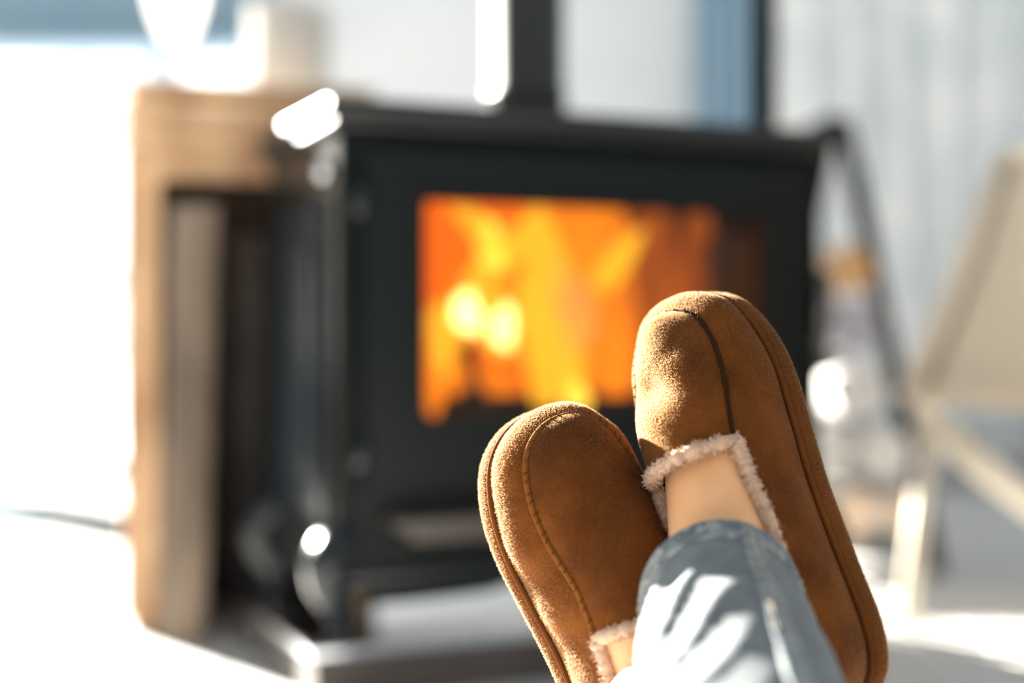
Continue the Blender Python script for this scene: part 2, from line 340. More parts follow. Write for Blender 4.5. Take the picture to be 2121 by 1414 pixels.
for i in range(9):
    z = .02+i*.079
    box('side_board', (-.010, .004, z), (0, cd-.004, z+.0789), M_tan, crate, .003); box('side_board', (cw, .004, z), (cw+.010, cd-.004, z+.0789), M_dkwood, crate, .003)  # inner boards darker: shade of the open crate put into their colour
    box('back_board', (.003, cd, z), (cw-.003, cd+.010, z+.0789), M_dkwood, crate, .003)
box('floor_panel', (.002, .003, .015), (cw-.002, cd-.002, .032), M_dkwood, crate, .002)
def cwp(x, y, z): return CO+cu*x+cv_*y+Vector((0, 0, z))
def splitlog(name, base, top, r, yaw, m_face, m_bark, label, cat='log', group=None):
    base = Vector(base); top = Vector(top); ax = (top-base); n = 8; seg = 11
    root = empty(name, base, label=label, cat=cat, group=group)
    q = ax.to_track_quat('Z', 'Y').to_matrix().to_4x4(); R = q @ Matrix.Rotation(yaw, 4, 'Z'); Ln = ax.length
    bark = []; wig = [random.uniform(-.003, .003) for _ in range(n)]
    for i in range(n):
        for j in range(seg):
            a = -PI*.45+PI*.9*j/(seg-1); rr = r*(1+random.uniform(-.04, .04)); bark.append(R @ Vector((rr*math.cos(a)+wig[i], rr*math.sin(a)*1.15, Ln*i/(n-1))))
    obj('bark', bark, grid_faces(n, seg), m_bark, root)
    face = []
    for i in range(n):
        e0 = bark[i*seg]; e1 = bark[i*seg+seg-1]; c = R @ Vector((-r*.30+wig[i]*2, random.uniform(-.004, .004), Ln*i/(n-1)))
        face += [e0, e0.lerp(c, .5), c, c.lerp(e1, .5), e1]
    obj('split_face', face, grid_faces(n, 5, flip=True), m_face, root)
    for i in (0, n-1):
        ring = [bark[i*seg+j] for j in range(seg)]+[face[i*5+k] for k in (3, 2, 1)]; cc = sum(ring, Vector())/len(ring)
        obj('cut_end', [cc]+ring, [(0, 1+j, 1+(j+1) % len(ring)) for j in range(len(ring))], m_face, root)
    return root
splitlog('firewood_log', cwp(.078, -.060, .0), cwp(.092, -.040, .58), .040, PI/2-.70+CR, M_split, M_bark, 'tall pale split log leaning against the front of the timber crate')  # pale face colour stands in for a lit patch
splitlog('firewood_log', cwp(.182, .17, .034), cwp(.182, .17, .56), .046, SR+.2, M_dkwood, M_dkwood, 'log coloured dark for shade, standing in the middle of the crate')  # face and bark both dark, colouring in the shade of the crate
splitlog('firewood_log', cwp(.248, .08, .034), cwp(.246, .085, .50), .036, SR-1.4, M_dkwood, M_dkwood, 'shorter log coloured dark for shade, standing in the crate nearest the stove')

# ---------------------------------------------------------------- firewood rack right of the stove
rk = empty('firewood_rack', P(1748, 707, 2.55).xy.to_3d(), math.radians(12), label='black steel firewood rack with slanted sides behind the stove', cat='rack')
for yy in (-.11, .11):
    for s, xt, xb in ((1, -.055, .12), (-1, -.075, -.24)):
        tubeobj('rack_side', [(xb+(xt-xb)*t, yy, .78*t) for t in np.linspace(0, 1, 5)], .017, M_matt, rk, seg=8)
    tubeobj('rack_rail', [(-.22, yy, .06), (.10, yy, .06)], .010, M_castiron, rk, seg=8)
tubeobj('rack_rail', [(-.065, -.11, .775), (-.065, .11, .775)], .012, M_castiron, rk, seg=8)
RK = Matrix.Translation(rk.location) @ Matrix.Rotation(math.radians(12), 4, 'Z')
GB = mat('grey_bark', (.34, .34, .38), .9); GE = mat('grey_log_end', (.45, .43, .47), .9)
rlogs = [(-.149, .116, .041, M_birch, M_split, 'white birch log in the bottom row of the steel rack, next to the stove'), (-.056, .116, .041, M_birch, M_split, 'white birch log in the middle of the bottom row of the steel rack'), (.031, .112, .036, M_birch, M_split, 'white birch log in the bottom row of the steel rack, beside its outer slanted side'),
         (-.110, .215, .046, M_birch, M_birch, 'white birch log in the second row of the steel rack, next to the stove'), (-.004, .212, .044, M_birch, M_birch, 'white birch log in the second row of the steel rack, beside its outer slanted side'),
         (-.055, .318, .048, M_birch, M_birch, 'white birch log right under the grey log in the steel rack'),
         (-.060, .424, .043, GB, GE, 'grey log just under the tan top log in the steel rack'),
         (-.063, .522, .041, M_split, mat('tan_log_end', (.74, .42, .18), .8), 'tan freshly cut log on top of the pile in the steel rack')]
for x, z, r, mb, me_, lab in rlogs: log('firewood_log', RK @ Vector((x, -.17, z)), RK @ Vector((x, .17, z)), r, mb, me_, label=lab, cat='log')

# ---------------------------------------------------------------- things by the back wall
def fabric_panel(name, x0, x1, y, z1, amp, waves, m, **kw):
    nx = int(waves*14); nz = 8; V = []
    for k in range(nz):
        for i in range(nx+1):
            t = i/nx; z = .015+(z1-.015)*k/(nz-1)
            V.append((x0+(x1-x0)*t+.01*math.sin(9*t+z), y+amp*math.sin(2*PI*waves*t+.4*math.sin(z*3+t*11))*(1.1-.1*k/nz)+.3*amp*math.sin(2*PI*waves*2.3*t), z))
    o = obj(name, V, grid_faces(nz, nx+1), m, None, True, **kw)
    s = o.modifiers.new('thickness', 'SOLIDIFY'); s.thickness = .003
    return o
M_lace = mat('pale_lace', (.80, .85, .86), .9, noise=(7, (.97, .97, .96), .42, .58))
fabric_panel('lace_curtain', .72, 1.95, 3.98, 2.6, .035, 9, M_lace, label='pale grey lace curtain hanging in soft folds by the back wall', cat='curtain')
fabric_panel('blue_curtain', .50, .685, 3.98, 2.6, .03, 3, mat('blue_linen', (.36, .52, .64), .9), label='narrow dusty-blue curtain panel hanging beside the lace curtain', cat='curtain')
cr = empty('curtain_rod', (0, 4.0, 2.6), label='black curtain rod above the lace and blue curtains', cat='curtain rod')
tubeobj('rod', [(.4, -.02, .012), (2.0, -.02, .012)], .010, M_castiron, cr)
for x in (.42, 1.98): tubeobj('bracket', [(x, -.02, .012), (x, .15, .012)], .008, M_castiron, cr, seg=8)
# slim black floor lamp
pl = P(1583, 707, 2.12)
fl = empty('floor_lamp', (pl.x, pl.y, 0), label='slim black floor lamp standing behind the stove', cat='lamp')
V, Fs = lathe([(0, 0), (.11, 0), (.11, .012), (.03, .02), (.019, .03)], 32); obj('base', V, Fs, M_castiron, fl, True)
tubeobj('pole', [(0, 0, .02), (0, 0, 1.5)], .0185, M_matt, fl, seg=20)
V, Fs = lathe([(.09, 1.62), (.15, 1.36), (.147, 1.36), (.087, 1.62)], 36); obj('lamp_shade', V, Fs, M_castiron, fl, True)
V, Fs = lathe([(.02, 1.49), (.022, 1.52), (.03, 1.55), (.022, 1.58), (0, 1.59)], 20); obj('bulb', V, Fs, M_white, fl, True)
# white drum lamp near the window
M_shade = mat('white_linen_shade', (.86, .84, .80), .8)
def add_translucency(m, col, f):
    n = m.node_tree; t = n.nodes.new('ShaderNodeBsdfTranslucent'); t.inputs[0].default_value = (*col, 1); x = n.nodes.new('ShaderNodeMixShader'); x.inputs[0].default_value = f
    n.links.new(n.nodes['Principled BSDF'].outputs[0], x.inputs[1]); n.links.new(t.outputs[0], x.inputs[2]); n.links.new(x.outputs[0], n.nodes['Material Output'].inputs[0])
add_translucency(M_shade, (.90, .88, .84), .6)
dp = P(597, 707, 2.45)
dl = empty('drum_lamp', (dp.x, dp.y, 0), label='floor lamp with a white drum shade near the glass door', cat='lamp')
V, Fs = lathe([(0, 0), (.10, 0), (.10, .015), (.015, .025), (.012, .04), (.012, .835)], 32); obj('stand', V, Fs, M_white, dl, True)
V, Fs = lathe([(.071, .763), (.071, .971), (.068, .971), (.068, .763)], 40); sh = obj('lamp_shade', V, Fs, M_shade, dl, True)
V, Fs = lathe([(.012, .83), (.02, .845), (.026, .87), (.018, .905), (0, .915)], 18); obj('bulb', V, Fs, M_white, dl, True)
tubeobj('shade_ring', [(-.069, 0, .88), (0, 0, .835), (.069, 0, .88)], .002, M_castiron, dl, seg=6)
# hanging white glass lamp
hp = P(366, 707, 2.4)
pn = empty('pendant_lamp', (hp.x, hp.y, 2.9), label='white teardrop glass pendant lamp hanging before the window', cat='lamp')
zb = H+(707-95)/F*2.4-2.9
V, Fs = lathe([(0, zb), (.016, zb+.004), (.026, zb+.02), (.040, zb+.055), (.048, zb+.10), (.046, zb+.15), (.030, zb+.19), (.014, zb+.21), (.012, zb+.23)], 32); obj('glass_shade', V, Fs, M_shade, pn, True)
tubeobj('cord', [(0, 0, zb+.22), (0, 0, 0)], .0025, M_white, pn, seg=8)
V, Fs = lathe([(.05, 0), (.05, -.015), (.01, -.03), (0, -.03)], 24); obj('ceiling_rose', V, Fs, M_white, pn, True)
# doormat
dm = empty('doormat', (-1.16, 3.16, 0), label='flat blue-grey doormat on the floor before the glass door', cat='doormat')
box('mat_pile', (-.33, -.15, 0), (.33, .15, .012), mat('blue_grey_coir', (.10, .15, .19), .95, bump=(200, .6, .004)), dm, .004)
box('rubber_edge', (-.35, -.17, 0), (.35, .17, .006), M_castiron, dm, .002)

# ---------------------------------------------------------------- folding lounge chair at the right
M_pine = mat('pale_birch_wood', (.80, .69, .54), .5, noise=(8, (.86, .77, .64), .3, .7, (1, 1, .2)))
M_canvas = mat('beige_canvas', (.84, .74, .60), .9, bump=(400, .2, .001))
add_translucency(M_canvas, (.84, .74, .60), .4)
A0 = P(1888, 828, 2.0); A1 = P(2112, 318, 2.0); h = Vector((.96, .28, 0)).normalized()
wd = Vector((.22, -.975, 0)).normalized(); CWD = .60
org = Vector((A0.x, A0.y, 0))
ch = empty('lounge_chair', org, 0, label='folding wooden lounge chair with a beige canvas back', cat='chair')
def cl(hh, ww, z): q = h*hh+wd*ww; return (q.x, q.y, z)
hx1 = (A1.x-A0.x)/h.x
B0 = (.02, H-(868-707)/F*2.0); B1 = (.40, .02)
for k, ww in enumerate((0, CWD)):
    M0 = [cl(0, ww, A0.z), cl(hx1, ww, A1.z)]
    tubeobj('back_rail', M0, .021, M_pine, ch, r2=.014, seg=10)
    tubeobj('seat_rail', [cl(B0[0], ww, B0[1]), cl(B1[0], ww, B1[1])], .022, M_pine, ch, r2=.014, seg=10)
    tubeobj('front_leg', [cl(.03, ww, B0[1]+.01), cl(.015, ww, A0.z)], .016, M_pine, ch, seg=10)
    tubeobj('front_leg', [cl(.03, ww, B0[1]), cl(-.01, ww, 0)], .013, M_pine, ch, seg=10)
for (a, z) in ((hx1, A1.z), (.03, A0.z+.02), (B1[0]-.02, .04)): tubeobj('cross_bar', [cl(a, 0, z), cl(a, CWD, z)], .013, M_pine, ch, seg=10)
V = []; nn = 14; mm = 10
for i in range(nn):
    t = i/(nn-1)
    for j in range(mm):
        s = j/(mm-1); sag = .004*math.sin(PI*t)*(.6+.4*math.sin(PI*s)); V.append(cl(.0+hx1*t+sag*.9, .012+(CWD-.024)*s, A0.z+(A1.z-A0.z)*t-sag*.4))
cv = obj('canvas_sling', V, grid_faces(nn, mm), M_canvas, ch, True); md = cv.modifiers.new('t', 'SOLIDIFY'); md.thickness = .006

# ================================================================= SLIPPERS
L = .262; SZ = .022
CPT = [(0, 0), (.024, .008), (.035, .032), (.037, .075), (.039, .12), (.044, .16), (.0475, .19), (.0455, .218), (.036, .243), (.018, .258), (-.004, .262),
       (-.025, .256), (-.039, .238), (-.046, .212), (-.047, .186), (-.043, .15), (-.037, .11), (-.034, .07), (-.033, .032), (-.023, .008)]
CPR = list(CPT); CPR[11] = (-.0225, .2555); CPR[12] = (-.0355, .237); CPR[13] = (-.0435, .212)
def outline(CP, N=200):
    CP = np.array(CP); n = len(CP); pts = []
    for i in range(n):
        p0, p1, p2, p3 = CP[i-1], CP[i], CP[(i+1) % n], CP[(i+2) % n]
        for k in range(24):
            t = k/24; pts.append(.5*((2*p1)+(-p0+p2)*t+(2*p0-5*p1+4*p2-p3)*t*t+(-p0+3*p1-3*p2+p3)*t**3))
    pts = np.array(pts+pts[:1]); d = np.r_[0, np.cumsum(np.linalg.norm(np.diff(pts, axis=0), axis=1))]
    uu = np.linspace(0, d[-1], N, endpoint=False); q = np.c_[np.interp(uu, d, pts[:, 0]), np.interp(uu, d, pts[:, 1])]
    tan = np.roll(q, -1, 0)-np.roll(q, 1, 0); tan /= np.linalg.norm(tan, axis=1)[:, None]
    return q, np.c_[-tan[:, 1], tan[:, 0]]
def rotm(a):
    a = np.array(a); th = np.linalg.norm(a); k = a/th; K = np.array([[0, -k[2], k[1]], [k[2], 0, -k[0]], [-k[1], k[0], 0]])
    return np.eye(3)+math.sin(th)*K+(1-math.cos(th))*K@K
SUEDE = (.30, .112, .026)
M_suede = mat('brown_suede', (.092, .024, .0028), .95, noise=(26, (.195, .056, .0080), .35, .68), bump=(1500, .55, .0006), sheen=.15, spec=.10)
M_nap = mat('suede_nap', (.165, .049, .0075), .42, spec=.6)
_n = M_nap.node_tree; _t = _n.nodes.new('ShaderNodeBsdfTranslucent'); _t.inputs[0].default_value = (.60, .38, .19, 1); _x = _n.nodes.new('ShaderNodeMixShader'); _x.inputs[0].default_value = .5
_n.links.new(_n.nodes['Principled BSDF'].outputs[0], _x.inputs[1]); _n.links.new(_t.outputs[0], _x.inputs[2]); _n.links.new(_x.outputs[0], _n.nodes['Material Output'].inputs[0])
M_sole = mat('brown_suede_foxing', (.10, .030, .005), .95, noise=(30, (.155, .048, .009), .35, .7), bump=(1500, .55, .0006), sheen=.04, spec=.10)
M_groove_thread = mat('groove_shade_thread', (.030, .012, .005), .95, spec=.1)  # near-black tone paints the shade of a groove along one slipper's seam
M_thread2 = mat('brown_thread', (.17, .058, .010), .95, spec=.1)
M_thread3 = mat('mid_brown_thread', (.10, .038, .010), .95, spec=.1)
M_sherpa = mat('cream_sherpa', (.60, .40, .28), .95, sheen=.2, bump=(600, .8, .002))
M_inner = mat('dark_lining', (.10, .075, .06), .95)
def slipper(label, X, hz, ins, CP, mir, crease, thread):
    rv, tr, sth, hs, sc = X[:3], np.array(X[3:6])*.1, X[6], X[7], X[8]
    m = np.array([mir, 1, 1.])*sc; flip = mir < 0
    R = rotm(rv); MW = Matrix([[*R[i], tr[i]+(H if i == 2 else 0)] for i in range(3)]+[[0, 0, 0, 1]])
    root = empty('slipper', label=label, cat='slipper', group='pair of brown suede slippers'); root.matrix_world = MW
    q, n = outline(CP); N = len(q); s = q[:, 1]/L; Q3 = lambda z: np.c_[q, np.broadcast_to(z, N)]
    Hh = hs*np.interp(s, [0, .15, .35, .5, .6, .75, .9, 1], [.056, .053, .049, .049, .047, *hz])-.005
    In = np.interp(s, [0, .2, .4, .5, .6, .75, .9, 1], [.004, .004, .005, .008, .012, *ins])
    # sole band
    prof = [(.006, 0), (.0015, .0008), (0, .003), (-.0022, .007), (-.0030, .012), (-.0020, .0175), (.0006, .0210), (.003, .022)]
    rows = [np.c_[q+n*a, np.full(N, z)] for a, z in prof]; V = np.vstack(rows)*m
    fs = grid_faces(len(prof), N, 0, True, flip); fs.append(tuple(range(N)) if flip else tuple(range(N))[::-1])
    obj('sole', V, fs, M_sole, root, True)
    # side wall
    Vv = np.linspace(0, 1, 14); wall = []
    for v in Vv:
        a = v*PI/2; f = In*(1-math.cos(a))-.0030*math.sin(PI*v)+.0015*(1-v)**6; g = math.sin(a)*.35+v*.65
        wob = .0009*np.sin(q[:, 1]*140+q[:, 0]*60)*math.sin(PI*v)
        wall.append(np.c_[q+n*(f+wob)[:, None], SZ+Hh*g-.0006*(1-v)**8])
    wall = np.array(wall); top = wall[-1]; it = int(np.argmax(s))
    i0 = [i for i in range(it) if s[i] >= sth][0]; i1 = [i for i in range(it+1, N) if s[i] >= sth][-1]
    obj('side_upper', (wall.reshape(-1, 3))*m, grid_faces(len(Vv), N, 0, True, flip), M_suede, root, True)
    # vamp
    K = 48; gi = lambda uu: np.array([np.interp(uu, np.arange(N), top[:, c]) for c in range(3)]).T
    Lp, Mp = gi(np.linspace(i0, it, K)), gi(np.linspace(i1, it, K)); U = np.linspace(0, 1, 41); plug = []
    for k in range(K):
        kk = k/(K-1); b = hs*np.interp(kk, [0, .3, .6, .85, 1], [.024, .019, .013, .008, 0])
        row = Lp[k]*(1-U)[:, None]+Mp[k]*U[:, None]+np.c_[U*0, U*0, b*np.sin(PI*U)**.7]
        e = np.clip(np.minimum(U, 1-U)/.06, 0, 1); dz = np.zeros_like(U)
        for (ck, cu, sk, su, am, sl_) in crease: dz += am*np.exp(-((kk-ck-sl_*(U-cu))/sk)**2-((U-cu)/su)**2)
        row[:, 2] += (dz+.0012*np.minimum(1, e)*math.sin(PI*min(1, kk*1.02)))*e*min(1, (1-kk)*8)
        plug.append(row)
    plug = np.array(plug)
    obj('vamp', plug.reshape(-1, 3)*m, grid_faces(K, len(U), 0, False, not flip), M_suede, root, True)
    # piping between sole and side, seam round the vamp with stitches
    tubeobj('welt_piping', (np.c_[q-n*.0006, np.full(N, SZ+.0004)])*m, .0019, M_sole, root, seg=8, closed=True)
    seam = np.vstack([Lp, Mp[::-1][1:]]); sd = np.r_[0, np.cumsum(np.linalg.norm(np.diff(seam, axis=0), axis=1))]
    sp = np.array([np.interp(np.linspace(0, sd[-1], 120), sd, seam[:, c]) for c in range(3)]).T+np.array([0, 0, .0004])
    sg = tubeobj('vamp_seam', sp*m, .0015 if thread is M_groove_thread else .0019, thread, root, seg=7)
    t_, A_, B_ = frames(sp*m); ns = int(sd[-1]/.0062); idx = np.linspace(2, 117, ns).astype(int)
    V, Fs = lathe([(0, -.0024), (.0005, -.0021), (.0007, 0), (.0005, .0021), (0, .0024)], 6); sme = None
    for i in idx:
        if sme is None: o = obj('stitch', V, Fs, M_groove_thread if thread is M_groove_thread else M_thread3, sg, True); sme = o.data
        else: o = bpy.data.objects.new('stitch', sme); C.objects.link(o); o.parent = sg
        cc = sp[i]*m; inw = np.array([0, 0, 1.])*.6+B_[i]*0; w_ = np.cross(t_[i], [0, 0, 1.]); w_ /= np.linalg.norm(w_)
        zz = Vector(w_*.85+t_[i]*.35+np.array([0, 0, .1])).normalized(); o.matrix_local = Matrix.Translation(Vector(cc+np.array([0, 0, .0009 if thread is M_groove_thread else .0016]))) @ zz.to_track_quat('Z', 'Y').to_matrix().to_4x4()
    # opening: lining band with pile
    loop = np.vstack([top[i0::-1], top[:i1-1:-1], plug[0][::-1][2:-2]]); ld = np.r_[0, np.cumsum(np.linalg.norm(np.diff(loop, axis=0), axis=1))]
    lp = np.array([np.interp(np.linspace(0, ld[-1], 220, endpoint=False), ld, loop[:, c]) for c in range(3)]).T
    cen = np.array([0, .28*L, 0]); 
    inward = cen-lp; inward[:, 2] = 0; inward /= np.linalg.norm(inward, axis=1)[:, None]
    lp = lp+inward*.0012+np.array([0, 0, -.0006])
    rr = .0046*(1+.12*rng.normal(size=220))
    V, Fs = tube(lp*m, rr, rr*.85, 12, True, up=(0, 0, 1)); band = obj('sherpa_band', V, Fs, M_sherpa, root, True)
    t_, A_, B_ = frames(lp*m, True, (0, 0, 1)); nt = 5200
    HV = []; HF = []
    for k in range(nt):
        i = rng.integers(220); th = rng.uniform(0, 2*PI); nr = A_[i]*math.cos(th)+B_[i]*math.sin(th); p0 = lp[i]*m+nr*.0038+t_[i]*rng.uniform(-.0015, .0015)
        dd = nr+.75*rng.normal(size=3); dd /= np.linalg.norm(dd); d2 = dd+.9*rng.normal(size=3); d2 /= np.linalg.norm(d2); ll = rng.uniform(.0014, .0034)
        sd_ = np.cross(dd, rng.normal(size=3)); sd_ /= np.linalg.norm(sd_)+1e-9; sd_ *= .00038; a = p0+dd*ll*.6; b = a+d2*ll*.6; o_ = len(HV)
        HV += [p0-sd_, p0+sd_, a+sd_*.8, a-sd_*.8, b]; HF += [(o_, o_+1, o_+2, o_+3), (o_+3, o_+2, o_+4)]
    obj('sherpa_pile', HV, HF, M_sherpa, band, kind='stuff')
    # inside
    back = [i for i in list(range(i1-4, N))+list(range(0, i0+5))]
    rows = []
    for v in np.linspace(0, .97, 8):
        j = v*(len(Vv)-1); a = int(j); b_ = min(a+1, len(Vv)-1); r_ = wall[a]*(1-(j-a))+wall[b_]*(j-a); rows.append((r_+np.c_[n*.0042, np.zeros(N)])[back])
    obj('inner_lining', np.vstack(rows)*m, grid_faces(8, len(back), 0, False, not flip), M_inner, root, True)
    obj('insole', np.c_[q+n*.004, np.full(N, SZ+.002)]*m, [tuple(range(N))[::-1] if flip else tuple(range(N))], M_inner, root)
    # short nap standing on the suede
    def nap(G, cnt, closed, base, ln=.0011):
        r_, c_ = G.shape[:2]; ii = rng.integers(0, r_-1, cnt); jj = rng.integers(0, c_ if closed else c_-1, cnt); a_ = rng.random((cnt, 1)); b_ = rng.random((cnt, 1))
        p00 = G[ii, jj]; p01 = G[ii, (jj+1) % c_]; p10 = G[ii+1, jj]; p11 = G[ii+1, (jj+1) % c_]
        p = (p00*(1-b_)+p01*b_)*(1-a_)+(p10*(1-b_)+p11*b_)*a_
        nn_ = np.cross(p01-p00, p10-p00); nn_ /= np.linalg.norm(nn_, axis=1)[:, None]+1e-12; nn_ *= base
        d_ = nn_+.55*rng.normal(size=(cnt, 3)); d_ /= np.linalg.norm(d_, axis=1)[:, None]
        s_ = np.cross(d_, rng.normal(size=(cnt, 3))); s_ /= np.linalg.norm(s_, axis=1)[:, None]+1e-9
        l_ = ln*rng.uniform(.5, 1.3, (cnt, 1)); tri = np.stack([p-s_*.00011, p+s_*.00011, p+d_*l_], 1)
        return tri.reshape(-1, 3)
    SG = np.array([np.c_[q+n*a, np.full(N, z)] for a, z in prof[1:]])
    T3 = np.vstack([nap(SG*m, 40000, True, mir), nap(wall*m, 70000, True, mir), nap(plug*m, 55000, False, -mir)])
    nt_ = len(T3)//3; me = bpy.data.meshes.new('suede_nap'); me.vertices.add(nt_*3); me.vertices.foreach_set('co', T3.ravel().astype(np.float32))
    me.loops.add(nt_*3); me.loops.foreach_set('vertex_index', np.arange(nt_*3)); me.polygons.add(nt_); me.polygons.foreach_set('loop_start', np.arange(0, nt_*3, 3)); me.polygons.foreach_set('loop_total', np.full(nt_, 3))
    me.materials.append(M_nap); me.update(calc_edges=True); o = bpy.data.objects.new('suede_nap', me); C.objects.link(o); o.parent = root; o['kind'] = 'stuff'
    return MW, m
XR = [1.2127, -0.8909, -0.216, 1.9724, 8.078, -2.0632, 0.5745, 1.0745, 0.9922]
XL = [1.3574, 0.0374, 0.5509, 0.9729, 8.5122, -2.9238, 0.4947, 1.0514, 0.9958]
# crease: (along, across, width along, width across, depth, slope)
MR, mR = slipper('brown suede slipper on the upper crossed foot, bare ankle showing', XR, (.038, .031, .029), (.013, .012, .012), CPR, 1,
    [(.42, .68, .085, .24, -.0085, .30), (.22, .66, .10, .25, .0030, .3), (.70, .45, .15, .3, .0012, 0), (.55, .30, .05, .2, -.0010, -.2)], M_groove_thread)
ML, mL = slipper('brown suede slipper on the lower foot, tucked under the other', XL, (.038, .036, .036), (.012, .010, .008), CPT, -1,
    [(.45, .4, .12, .3, -.0012, .2), (.7, .55, .1, .3, .0010, 0)], M_thread2)

# ================================================================= PERSON (feet, legs, jeans)
M_skin = mat('skin', (.80, .43, .21), .5, noise=(40, (.86, .49, .26), .3, .7), sss=.25, spec=.35)
M_denim = mat('washed_denim', (.135, .152, .160), .9, noise=(60, (.215, .238, .248), .3, .7), bump=(1400, .4, .0006))
pelv = Vector((.05, .02, .13))
person = empty('person', (.05, .02, 0), label='person in jeans, legs stretched out with ankles crossed toward the fire', cat='person')
def loc(Mw, m, x, y, z): return np.array(Mw @ Vector((x*m[0], y*m[1], z*m[2])))
HEMR = np.array([.1115, .765, H-.137]); KNR = np.array([.108, .46, H-.305]); KNL = np.array([-.01, .43, H-.31])
ANL = loc(ML, mL, 0, .30*L, .080); 
def leg_parts(Mw, m, hem, knee, hip):
    foot = [loc(Mw, m, 0, .92*L, .032), loc(Mw, m, 0, .75*L, .040), loc(Mw, m, 0, .58*L, .052), loc(Mw, m, 0, .43*L, .066), loc(Mw, m, 0, .31*L, .079)]
    sh = hem+(knee-hem)*.25; calf = hem+(knee-hem)*.55+np.array([0, 0, -.008])
    c = spline(foot+[hem*.75+foot[-1]*.25, sh, calf, knee, knee*.5+hip*.5, hip], 60)
    r1 = np.interp(np.linspace(0, 1, 60), np.linspace(0, 1, 11), [.012, .017, .025, .031, .034, .034, .036, .047, .052, .066, .078])
    r2 = np.interp(np.linspace(0, 1, 60), np.linspace(0, 1, 11), [.022, .032, .031, .030, .031, .032, .035, .045, .050, .064, .078])
    up = np.array((Mw.to_3x3() @ Vector((0, 0, 1)))); t = tube(c, r1, r2, 20, up=up)
    heel = tube(spline([loc(Mw, m, 0, .30*L, .075), loc(Mw, m, 0, .18*L, .058), loc(Mw, m, 0, .12*L, .040)], 10), np.linspace(.032, .020, 10), seg=14)
    return [t, heel]
HIPR = np.array([.14, .03, .135]); HIPL = np.array([-.04, .03, .135])
HEML = ANL+(KNL-ANL)*.06
parts = leg_parts(MR, mR, HEMR, KNR, HIPR)+leg_parts(ML, mL, HEML, KNL, HIPL)
parts.append(tube(spline([[-.09, .0, .125], [.05, -.02, .13], [.19, .0, .125]], 12), [.05, .085, .10, .105, .105, .105, .105, .105, .105, .10, .085, .05], seg=18, up=(0, 0, 1)))
Vs = []; Fs = []
for V, f in parts: o_ = len(Vs); Vs += V.tolist(); Fs += [tuple(i+o_ for i in q) for q in f]
tmp = obj('tmp', [np.array(v)-np.array([.05, .02, 0]) for v in Vs], Fs, M_skin)
rm = tmp.modifiers.new('r', 'REMESH'); rm.mode = 'VOXEL'; rm.voxel_size = .0035; smm = tmp.modifiers.new('s', 'SMOOTH'); smm.factor = .5; smm.iterations = 8
me = bpy.data.meshes.new_from_object(tmp.evaluated_get(bpy.context.evaluated_depsgraph_get())); bpy.data.objects.remove(tmp)
me.name = 'body'; me.polygons.foreach_set('use_smooth', [True]*len(me.polygons)); me.materials.clear(); me.materials.append(M_skin)
ob = bpy.data.objects.new('body', me); C.objects.link(ob); ob.parent = person
PO = np.array([.05, .02, 0])
def jeans_leg(hem, knee, hip, rads, fold, na=150, seg=96):
    c = spline([hem, hem+(knee-hem)*.33, hem+(knee-hem)*.66, knee, knee*.5+hip*.5, hip], na)
    # denser sampling near the hem
    w_ = np.linspace(0, 1, na)**1.8*(na-1); c = np.array([np.interp(w_, np.arange(na), c[:, k]) for k in range(3)]).T
    d = np.r_[0, np.cumsum(np.linalg.norm(np.diff(c, axis=0), axis=1))]
    t, A, B = frames(c, up=(0, 0, 1)); th = np.linspace(0, 2*PI, seg, endpoint=False)
    # angle 0 = top (up); B = t x up -> side
    r = np.interp(d, rads[0], rads[1])[:, None]*np.ones((1, seg))
    aa = d[:, None]; sidew = np.clip(.55+.6*np.sin(th-.2), 0, 1)[None, :]
    thw = ((th+PI) % (2*PI)-PI)[None, :]
    sidew = np.exp(-((thw-.95)/.75)**2)
    p1 = (aa-.030*thw)/.031+.35*np.sin(thw*2.3+aa*30); f1 = 1-2*np.abs(np.sin(PI*p1))**.7; f2 = np.sin(2*PI*(aa/.055+.3*thw)+.6+1.5*np.sin(aa*35+thw))
    env = np.clip((aa-.014)/.02, 0, 1)*np.exp(-aa/.35)
    r = r+fold*env*(.0034*f1*sidew+.0012*f2)
    V = c[:, None, :]+A[:, None, :]*(r*np.cos(th))[..., None]+B[:, None, :]*(r*np.sin(th))[..., None]
    return c, d, t, A, B, V, r
JR = jeans_leg(HEMR, KNR, HIPR, ([0, .02, .05, .1, .2, .34, .55, .8], [.0415, .0435, .0475, .0530, .0600, .0665, .080, .095]), 1.0)
JL = jeans_leg(HEML, KNL, HIPL, ([0, .05, .1, .2, .34, .55, .8], [.043, .047, .051, .057, .064, .080, .095]), .8)
Vs = []; Fs = []
for J, shear in ((JR, .010), (JL, 0)):
    c, d, t, A, B, V, r = J; V = V.copy(); na, seg = V.shape[:2]
    th = np.linspace(0, 2*PI, seg, endpoint=False)
    sh = (shear*np.cos(th))[None, :]*np.exp(-d/.04)[:, None]; V -= t[:, None, :]*sh[..., None]
    inn = V[0]+(c[0]-V[0])*.05; inn2 = V[12]+(c[12]-V[12])*.05
    o_ = len(Vs); Vs += V.reshape(-1, 3).tolist(); Fs += [tuple(i+o_ for i in f) for f in grid_faces(na, seg, 0, True)]
    o2 = len(Vs); Vs += inn.tolist()+inn2.tolist(); Fs += [(o_+j, o2+j, o2+(j+1) % seg, o_+(j+1) % seg) for j in range(seg)]+[(o2+j, o2+seg+j, o2+seg+(j+1) % seg, o2+(j+1) % seg) for j in range(seg)]
    J_V = V
    if shear: VR = V
V, f = tube(spline([[-.10, .0, .125], [.05, -.02, .13], [.20, .0, .125]], 12), [.06, .10, .11, .115, .115, .115, .115, .115, .115, .11, .10, .06], seg=24, up=(0, 0, 1)); o_ = len(Vs); Vs += V.tolist(); Fs += [tuple(i+o_ for i in q) for q in f]
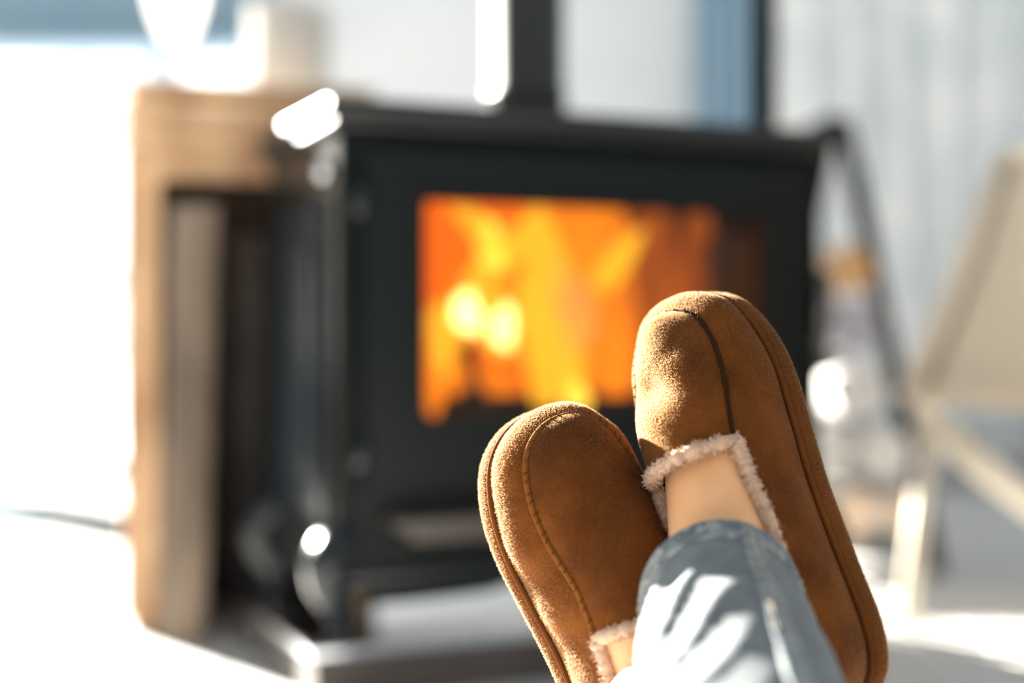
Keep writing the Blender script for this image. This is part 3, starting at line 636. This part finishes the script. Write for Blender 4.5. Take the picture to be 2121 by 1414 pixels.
jeans = obj('jeans', np.array(Vs)-PO, Fs, M_denim, person, True, label='faded blue-grey denim jeans')
# hem band, felled seam and stitching on the upper leg
c, d, t, A, B, _, r = JR; na, seg = VR.shape[:2]
outn = VR-c[:, None, :]; outn /= np.linalg.norm(outn, axis=2)[..., None]
kh = int(np.searchsorted(d, .013)); hb = (VR[:kh+1]+outn[:kh+1]*np.interp(np.arange(kh+1), [0, 1, kh-1, kh], [.0004, .0018, .0018, .0002])[:, None, None])
obj('hem', hb.reshape(-1, 3)-PO, grid_faces(kh+1, seg, 0, True), mat('hem_denim', (.11, .14, .165), .9, noise=(160, (.34, .36, .36), .4, .65), bump=(900, .5, .0008)), jeans, True)
j0 = int(round((-.34/(2*PI))*seg)) % seg
ks = np.arange(1, int(np.searchsorted(d, .20)))
def strip(js, off): return np.array([[VR[k, (j0+j) % seg]*(1-fr)+VR[k, (j0+j+1) % seg]*fr+outn[k, (j0+j) % seg]*off*(0.2 if e else 1) for j, fr, e in js] for k in ks])
G = strip([(-2, 0, 1), (-2, .3, 0), (-1, .3, 0), (0, .6, 0), (1, .6, 0), (1, .9, 1)], .0019)
obj('side_seam', G.reshape(-1, 3)-PO, grid_faces(len(ks), 6), mat('seam_denim', (.19, .22, .24), .9, noise=(220, (.33, .35, .35), .4, .6)), jeans, True)
M_js = mat('tan_denim_thread', (.26, .20, .12), .8)
Vst, Fst = lathe([(0, -.0018), (.0005, -.0015), (.0006, 0), (.0005, .0015), (0, .0018)], 6); sme = None
def jst(p, dirv):
    global sme
    if sme is None: o = obj('stitch', Vst, Fst, M_js, jeans, True); sme = o.data
    else: o = bpy.data.objects.new('stitch', sme); C.objects.link(o); o.parent = jeans
    o.matrix_local = Matrix.Translation(Vector(p-PO)) @ Vector(dirv).to_track_quat('Z', 'Y').to_matrix().to_4x4()
arc = 0
for jo in (-1, 1):
    nxt = .004
    for k in range(1, len(ks)):
        if d[k] >= nxt and d[k] < .09: jst(VR[k, (j0+jo) % seg]+outn[k, (j0+jo) % seg]*.0022, t[k]); nxt += .0045
for j in range(0, seg, 1):
    if j % 2 == 0 and (j < 26 or j > seg-26): jst(VR[kh-2, j]+outn[kh-2, j]*.0019, VR[kh-2, (j+1) % seg]-VR[kh-2, j])

# floor cushion under the heels
M_cush = mat('cream_knit', (.66, .64, .60), .95, bump=(120, .7, .004))
nu, nv = 48, 26; V = []
hx, hy = .12, .80
for i in range(nv):
    ph = -PI/2+PI*i/(nv-1)
    for j in range(nu):
        th = 2*PI*j/nu; e = .55; cp = math.copysign(abs(math.cos(ph))**e, math.cos(ph)); sp_ = math.copysign(abs(math.sin(ph))**e, math.sin(ph))
        x = .27*cp*math.copysign(abs(math.cos(th))**.6, math.cos(th)); y = .13*cp*math.copysign(abs(math.sin(th))**.6, math.sin(th)); z = .047+.047*sp_
        V.append((x, y, z+.0015*math.sin(40*x)*max(0, sp_)))
obj('floor_cushion', V, grid_faces(nv, nu, 0, True), M_cush, None, True, label='low cream knitted cushion on the floor under the heels', cat='cushion').location = (hx, hy, 0)
